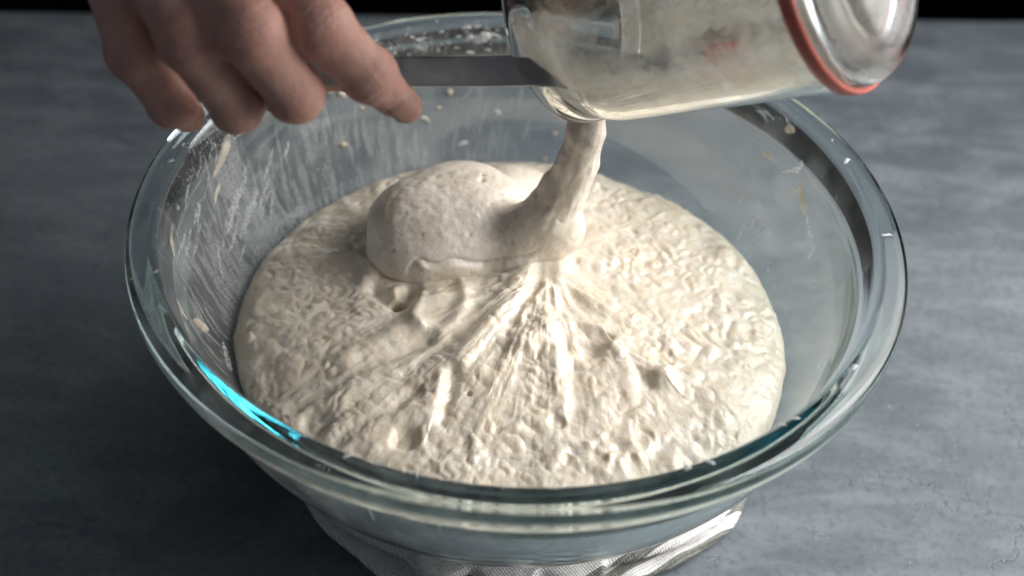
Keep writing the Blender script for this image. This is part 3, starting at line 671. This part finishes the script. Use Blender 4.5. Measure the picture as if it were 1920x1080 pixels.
def jar():
    root = empty('glass_jar', tuple(jp(0, 0, .12)), 'tilted clear glass jar smeared inside, pouring starter into the bowl', 'jar')
    o = [(.0365, -.0004), (.0390, -.0012), (.0408, -.0004), (.0415, .0020), (.0413, .0050), (.0402, .0078), (.0396, .0100), (.0398, .0118), (.0410, .0140), (.0422, .0180), (.0427, .0250), (.0428, .06), (.0432, .1000), (.0432, .1110),
         (.0426, .1150), (.0412, .1185), (.0390, .1210), (.0360, .1225), (.0325, .1228), (.0295, .1205), (.0240, .1175), (.0130, .1150), (.0003, .1142)]
    i = [(.0003, .1092), (.0130, .1100), (.0240, .1122), (.0310, .1140), (.0362, .1132), (.0390, .1100), (.0396, .1000), (.0394, .06), (.0394, .0250), (.0390, .0180), (.0378, .0140), (.0366, .0100), (.0366, .0050), (.0364, .0010), (.0365, -.0004)]
    def dens(p, k):
        p = np.array(p); t = np.linspace(0, len(p)-1, k); a = np.stack([np.interp(t, np.arange(len(p)), p[:, j]) for j in (0, 1)], 1)
        s = a.copy(); s[1:-1] = (a[:-2]+2*a[1:-1]+a[2:])/4; return s
    prof = np.vstack([dens(o, 70), dens(i, 50)])
    b = lathe('body', prof, 160, [mat_jar_glass()], root, JM, attr={'base': lambda th, z, L: smooth(.1165, .1205, z)})
    # recalc outward
    import bmesh
    for ob in (b,):
        bm = bmesh.new(); bm.from_mesh(ob.data); bmesh.ops.recalc_face_normals(bm, faces=bm.faces); bm.to_mesh(ob.data); bm.free()
    fp = dens([(r-.0004, z) if r > .001 else (r, z-.0004) for r, z in i][:-1], 60)
    def film(th, z, L):
        down = np.sin(th)   # local +y is the low side
        return np.clip(.30+.62*smooth(.0, .75, down)-1.1*smooth(.104, .1125, z)+.30*smooth(.035, .008, z)*smooth(-.6, .2, down)-.35*smooth(-.1, -.7, down)*(1-smooth(.09, .11, z)), -.4, 1)
    lathe('dough_film', fp, 120, [mat_film()], root, JM, attr={'film': film})
    # pool of starter still lying on the low side
    V = []; nz, na = 60, 25
    for a in range(nz):
        z = .004+.095*a/(nz-1); half = .34+.55*math.sin(min(1, a/(nz-1)*1.05)*math.pi)**.6*.8+.03*math.sin(a*.9)
        rr = float(np.interp(z, [.0, .01, .014, .018, .025, .1], [.0362, .0362, .0374, .0386, .0390, .0392]))-.0007
        for b_ in range(na):
            f = b_/(na-1)*2-1; an = math.pi/2+f*half; th_ = .0036*(1-f*f)*min(1, (nz-1-a)/8)*(1+.3*math.sin(a*.7+b_*.4))
            V.append(jp((rr-th_)*math.cos(an), (rr-th_)*math.sin(an), z))
    make('dough_pool', V, grid_faces(na, nz), M_START, root)
    # rubber band
    T = np.linspace(0, 2*np.pi, 140, endpoint=False); sec = [(-.0027, .0001), (-.0027, .0010), (-.0023, .0015), (0, .0016), (.0023, .0015), (.0027, .0010), (.0027, .0001)]
    V = []
    for a in T:
        wv = .0007*math.sin(a*2+.6)
        for z, r in sec: V.append(jp((.0433+r)*math.cos(a), (.0433+r)*math.sin(a), .1098+z+wv))
    k = len(sec); idx = np.arange(140); fl = []
    for q in range(k): fl.append(np.stack([idx*k+q, ((idx+1) % 140)*k+q, ((idx+1) % 140)*k+(q+1) % k, idx*k+(q+1) % k], 1))
    rb = make('rubber_band', V, np.concatenate(fl), M_CORAL); tag(rb, 'coral red rubber band stretched round the glass jar near its base', 'rubber band')
jar()

# ------------------------------------------------------------------ utensil held in the hand
def metal(name, colr, ro):
    t = NT(name); P = t.n('ShaderNodeTexCoord').outputs['Object']
    return t.surf(t.bsdf(Base_Color=colr, Metallic=1.0, Roughness=t.rng(t.tex(P, 160, 4), .3, .7, ro-.06, ro+.1)).outputs[0])
def utensil():
    root = empty('scraper', tuple(at_d(600, 135, .612)), 'flat steel scraper held in the hand and reaching into the jar mouth', 'utensil')
    st = metal('brushed_steel', (.40, .385, .37), .42)
    top = [at_d(500, 112, .608), at_d(740, 108, .617), at_d(960, 104, .625), at_d(1180, 100, .622), at_d(1330, 96, .619)]
    bot = [at_d(500, 162, .608), at_d(740, 162, .617), at_d(960, 162, .625), at_d(1180, 154, .622), at_d(1330, 140, .619)]
    A_, B_ = cat(top, 40), cat(bot, 40); V = []; sec = [(0, -.5), (.02, -.85), (.07, -1), (.5, -1.0), (.93, -1), (.98, -.85), (1, -.5), (1, .5), (.98, .85), (.93, 1), (.5, 1.0), (.07, 1), (.02, .85), (0, .5)]
    for i in range(40):
        u = B_[i]-A_[i]; tg = (A_[min(i+1, 39)]-A_[max(i-1, 0)]); nn = np.cross(u, tg); nn /= np.linalg.norm(nn)
        for f_, h_ in sec: V.append(A_[i]+u*f_+nn*h_*.0010)
    k = len(sec); fl = [tuple(map(int, q)) for q in grid_faces(k, 40, True)]+[tuple(range(k))[::-1], tuple(range(39*k, 40*k))]
    hb = make('handle', V, fl, st, root)
    a = at_d(1335, 117, .619); u = bot[-1]-top[-1]; u /= np.linalg.norm(u); d = top[-1]-top[-2]; d /= np.linalg.norm(d); nrm = np.cross(u, d)
    V = []; ring = [(0, -.006), (.003, -.0065), (.012, -.0075), (.0165, -.006), (.0175, -.002), (.0175, .003), (.0165, .006), (.012, .0075), (.003, .0065), (0, .006)]
    for s in (-.0013, .0013):
        for x, y in ring: V.append(a+d*(x-.002)+u*y+nrm*s)
    n = len(ring); fl = [tuple(range(n))[::-1], tuple(range(n, 2*n))]+[(i, (i+1) % n, n+(i+1) % n, n+i) for i in range(n)]
    make('blade', V, fl, M_CORAL, root, False)
utensil()

# ------------------------------------------------------------------ hand
def mat_skin():
    t = NT('skin'); P = t.n('ShaderNodeTexCoord').outputs['Object']
    a = t.tex(P, 60, 4, .6); b = t.tex(P, 900, 3, .6); cr_ = t.tex(t.mapv(P, (1, 1, 1)), 420, 3, .6)
    col = t.mix(t.rng(a, .3, .7), (.64, .375, .295), (.57, .30, .235)); col = t.mix(t.math('MULTIPLY', t.rng(b, .5, .8), .25), col, (.62, .40, .33))
    red = t.attr('joint'); col = t.mix(t.math('MULTIPLY', red, .55), col, (.60, .235, .19))
    vo = t.n('ShaderNodeTexVoronoi', feature='DISTANCE_TO_EDGE'); vo.inputs['Scale'].default_value = 850; t.l(P, vo.inputs['Vector'])
    h = t.math('ADD', t.math('ADD', t.math('MULTIPLY', b, .4), t.math('MULTIPLY', cr_, .8)), t.rng(vo.outputs['Distance'], 0, .12, -.35, 0))
    du = t.math('MULTIPLY', t.rng(t.tex(P, 140, 5, .7), .56, .70), t.rng(t.tex(P, 1500, 3), .42, .6)); col = t.mix(t.math('MULTIPLY', du, .30), col, (.74, .70, .66))
    bs = t.bsdf(Base_Color=col, Roughness=.48, Normal=t.bump(h, .42, .0014)); bs.inputs['Subsurface Weight'].default_value = .2
    bs.inputs['Subsurface Radius'].default_value = (1, .35, .2); bs.inputs['Subsurface Scale'].default_value = .004
    return t.surf(bs.outputs[0])
def hand():
    J = {  # px x, px y, depth, radius
     'index': [(455, -120, .583, .0118), (600, 48, .574, .0101), (692, 140, .589, .0088), (738, 184, .599, .0066)],
     'middle': [(355, -125, .577, .0118), (470, 62, .566, .0105), (553, 176, .585, .0090), (548, 190, .606, .0070)],
     'ring': [(265, -100, .579, .0112), (355, 75, .571, .0100), (444, 200, .591, .0083), (445, 208, .610, .0066)],
     'pinky': [(205, -60, .588, .0100), (250, 98, .583, .0086), (322, 196, .600, .0074), (352, 216, .612, .0060)],
     'thumb': [(400, -60, .640, .0150), (500, 50, .636, .0120), (590, 118, .630, .0098), (652, 130, .627, .0080)]}
    P3 = {k: [(at_d(x, y, d), r) for x, y, d, r in v] for k, v in J.items()}
    wrist = at_d(150, -430, .66); fore = at_d(-20, -1000, .86)
    allp = np.array([q for v in P3.values() for q, _ in v]+[wrist, fore]); lo = allp.min(0)-.035; hi = allp.max(0)+.035
    def hand_sdf(P):
        fingers = []
        for k, v in P3.items():
            D = None
            for i in range(3):
                q = cone(P, v[i][0], v[i+1][0], v[i][1], v[i+1][1])
                # phalanx belly: slight waist between joints
                D = q if D is None else smin(D, q, .0025)
            for i in (1, 2):
                nrm = v[i][0]-CAM; nrm /= np.linalg.norm(nrm)
                D = smin(D, np.linalg.norm(P-(v[i][0]-nrm*.0012), axis=1)-v[i][1]*.97, .004)
            fingers.append(D)
        palm = None
        for k in ('index', 'middle', 'ring', 'pinky'):
            a, r = P3[k][0]; q = cone(P, wrist+(a-P3['middle'][0][0])*.45, a, .019, r*1.12); palm = q if palm is None else smin(palm, q, .010)
        palm = smin(palm, cone(P, wrist, P3['thumb'][0][0], .018, .016), .012)
        palm = smin(palm, cone(P, wrist, fore, .024, .033), .016)
        D = palm
        for q in fingers: D = smin(D, q, .0022)
        return D
    V, Fc = sdf_mesh(hand_sdf, lo, hi, .0009)
    N = vnormals(V, Fc); V = V+N*(.0004*fbm(V*120, 90, 2))[:, None]
    jt = np.zeros(len(V))
    for k, v in P3.items():
        for i in (1, 2, 3): jt = np.maximum(jt, np.exp(-(np.linalg.norm(V-v[i][0], axis=1)/(v[i][1]*1.15))**4)*(.9 if i < 3 else .6))
    # knuckle creases on the index finger
    for k in ('index', 'middle', 'ring', 'pinky'):
        for ji, offs in ((1, (-.0042, -.0022, 0, .0024, .0044)), (2, (-.0022, 0, .0022))):
            q0, r0 = P3[k][ji]; ax = P3[k][ji+1][0]-P3[k][ji-1][0]; ax /= np.linalg.norm(ax); s = (V-q0)@ax+.0008*noise(V*220, 93+ji); dd = np.linalg.norm(V-q0, axis=1)
            facing = smooth(.05, .6, -(N@((q0-CAM)/np.linalg.norm(q0-CAM))))
            for oi in offs: V = V-N*(.00055*np.exp(-((s-oi)/.00065)**2)*np.exp(-(dd/(r0*1.35))**4)*facing)[:, None]
    o = make('hand', V, Fc, mat_skin()); a = o.data.attributes.new('joint', 'FLOAT', 'POINT'); a.data.foreach_set('value', jt.astype(np.float32))
    tag(o, 'bare right hand with curled fingers gripping a scraper above the back of the bowl', 'hand')
    # index finger nail
    tip, rt_ = P3['index'][3]; dip = P3['index'][2][0]; f = tip-dip; f /= np.linalg.norm(f)
    view = CAM-tip; view /= np.linalg.norm(view); side = np.cross(f, view); side /= np.linalg.norm(side); upn = np.cross(side, f); upn /= np.linalg.norm(upn)
    upn = upn*math.cos(.25)+side*math.sin(.25)*(1 if side@RT > 0 else -1); side = np.cross(f, upn)
    t = NT('fingernail'); nm = t.surf(t.bsdf(Base_Color=(.50, .27, .21), Roughness=.32).outputs[0])
    V = []; nu, nv = 13, 14
    for j in range(nv):
        v = j/(nv-1); x = -.0048+.0118*v; wdt = 1.0*(min(1, .55+2.2*v))*(1-.35*max(0, v-.8)/.2)
        for i in range(nu):
            u = (i/(nu-1)*2-1)*wdt*1.02; rr = rt_*(1.055-.10*v)+.0009*min(1, v*3)-.0004
            V.append(tip+f*(x+.0016*(1-abs(u))*v)+rr*(math.sin(u)*side+math.cos(u)*upn))
    nl = make('fingernail', V, grid_faces(nu, nv), nm, o); md = nl.modifiers.new('s', 'SOLIDIFY'); md.thickness = .0006; md.offset = -1
hand()

# ------------------------------------------------------------------ towel
def mat_towel():
    t = NT('towel_cloth'); P = t.n('ShaderNodeTexCoord').outputs['Object']
    d = t.mapv(P, (1, 1, 1), (0, 0, math.radians(-38.7)))
    sx = t.n('ShaderNodeSeparateXYZ'); t.l(d, sx.inputs[0]); wob = t.math('MULTIPLY', t.math('SUBTRACT', t.tex(P, 30, 2), .5), .0025)
    y = t.math('ADD', sx.outputs['Y'], wob)
    def band(c0, wd): return t.rng(t.math('ABSOLUTE', t.math('SUBTRACT', y, c0)), wd*.92, wd, 1, 0)
    st = t.math('MAXIMUM', t.math('MAXIMUM', band(-.0803, .0024), band(-.0889, .0018)), band(-.030, .0001))
    wv1 = t.n('ShaderNodeTexWave', wave_type='BANDS', bands_direction='X'); wv1.inputs['Scale'].default_value = 250; t.l(d, wv1.inputs['Vector'])
    wv2 = t.n('ShaderNodeTexWave', wave_type='BANDS', bands_direction='Y'); wv2.inputs['Scale'].default_value = 250; t.l(d, wv2.inputs['Vector'])
    wv = t.math('MULTIPLY', wv1.outputs['Fac'], wv2.outputs['Fac'])
    col = t.mix(t.rng(t.tex(P, 500, 3), .3, .7), (.80, .78, .775), (.73, .71, .70))
    col = t.mix(t.math('MULTIPLY', st, t.rng(t.math('ADD', wv, t.tex(P, 700, 2)), .35, 1.1, .75, .95)), col, (.10, .115, .085))
    return t.surf(t.bsdf(Base_Color=col, Roughness=.9, Normal=t.bump(t.math('ADD', wv, t.math('MULTIPLY', t.tex(P, 300, 4), 1.2)), .8, .0010), Specular_IOR_Level=.1).outputs[0])
def towel():
    root = empty('kitchen_towel', (0, 0, 0), 'folded white kitchen towel with grey-green stripes under the bowl', 'towel'); mt = mat_towel()
    cx, cy = .012, .008
    def layer(z0, z1, outl, seed):
        out = np.array([[*(at_z(x, y, (z0+z1)/2)[:2]-np.array([cx, cy]))] for x, y in outl]); ag = np.arctan2(out[:, 1], out[:, 0]); rd = np.hypot(out[:, 0], out[:, 1])
        extra = [(a, r) for a, r in ((.45, .093), (1.2, .085), (2.0, .085), (2.7, .092), (-1.2, .098), (-1.57, .100), (-1.95, .100))]
        A = np.concatenate([ag, [e[0] for e in extra]]); R = np.concatenate([rd, [e[1] for e in extra]]); o = np.argsort(A); A, R = A[o], R[o]
        A3 = np.concatenate([A-2*np.pi, A, A+2*np.pi]); R3 = np.tile(R, 3)
        nt, nr = 360, 60; th = np.linspace(-np.pi, np.pi, nt, endpoint=False); Rt = np.interp(th, A3, R3)
        for _ in range(6): Rt = (np.roll(Rt, 1)+2*Rt+np.roll(Rt, -1))/4
        Rt = Rt*(1+.006*noise(np.stack([np.cos(th)*6, np.sin(th)*6, th*0+seed], -1)))
        V = []; half = (z1-z0)/2; zm = (z0+z1)/2
        s = np.linspace(.004, 1, nr)
        for sgn, ss in ((1, s), (-1, s[::-1][1:])):
            for q in ss:
                r = Rt*(1-(1-q)); e = math.sqrt(max(0, 1-max(0, (q-.93)/.07)**2)); r = np.where(q > .93, Rt*q, r)
                x, y = r*np.cos(th), r*np.sin(th); wr = noise(np.stack([np.cos(th)*7+q*1.5, np.sin(th)*7, th*0+q*3+seed], -1))
                soft = smooth(.55, .92, q)*e
                z = zm+sgn*half*e+(sgn > 0)*soft*(.0010*wr+.0004*noise(np.stack([x*140, y*140, x*0+seed], -1)))
                if sgn < 0: z = np.maximum(z, z0)
                V.append(np.stack([x+cx, y+cy, z], -1))
        n = len(V); V = np.concatenate(V); fl = grid_faces(nt, n, True)
        make('fold', V, fl[:, ::-1], mt, root)
    layer(.0006, .0066, [(572, 940), (603, 990), (670, 1046), (712, 1082), (1400, 928), (1388, 967), (1369, 998), (1324, 1027), (1213, 1082)], 1)
    layer(.0068, .0127, [(585, 935), (630, 985), (760, 1045), (880, 1066), (1000, 1072), (1392, 925), (1340, 990), (1240, 1036), (1120, 1062)], 2)
towel()

# ------------------------------------------------------------------ flour specks on the table
def specks():
    V, Fc = [], []
    spots = [(1718, 797, 1.0), (1728, 877, .6), (1666, 763, .9), (1670, 770, .5), (1529, 1010, .6), (1540, 1002, .6), (1552, 1010, .5), (1583, 1005, .6), (1705, 1056, .6), (1240, 1000, 0)]
    for _ in range(70): spots.append((random.uniform(1420, 1915), random.uniform(560, 1075), random.uniform(.12, .35)))
    for _ in range(40): spots.append((random.uniform(20, 330), random.uniform(700, 1070), random.uniform(.12, .3)))
    for x, y, s in spots:
        if s == 0: continue
        q = at_z(x, y, 0)
        if math.hypot(q[0], q[1]) < .115: continue
        r = .0008*s; b = len(V); rot = random.uniform(0, 6)
        for k in range(6): V.append((q[0]+r*random.uniform(.6, 1.2)*math.cos(rot+k*1.047), q[1]+r*random.uniform(.6, 1.2)*math.sin(rot+k*1.047), .0001))
        V.append((q[0], q[1], r*.9+.0001))
        for k in range(6): Fc.append((b+k, b+(k+1) % 6, b+6))
        Fc.append(tuple(b+5-k for k in range(6)))
    o = make('flour_specks', V, Fc, M_FLOUR); tag(o, 'scattered white flour specks on the grey table', 'flour', kind='stuff')
specks()
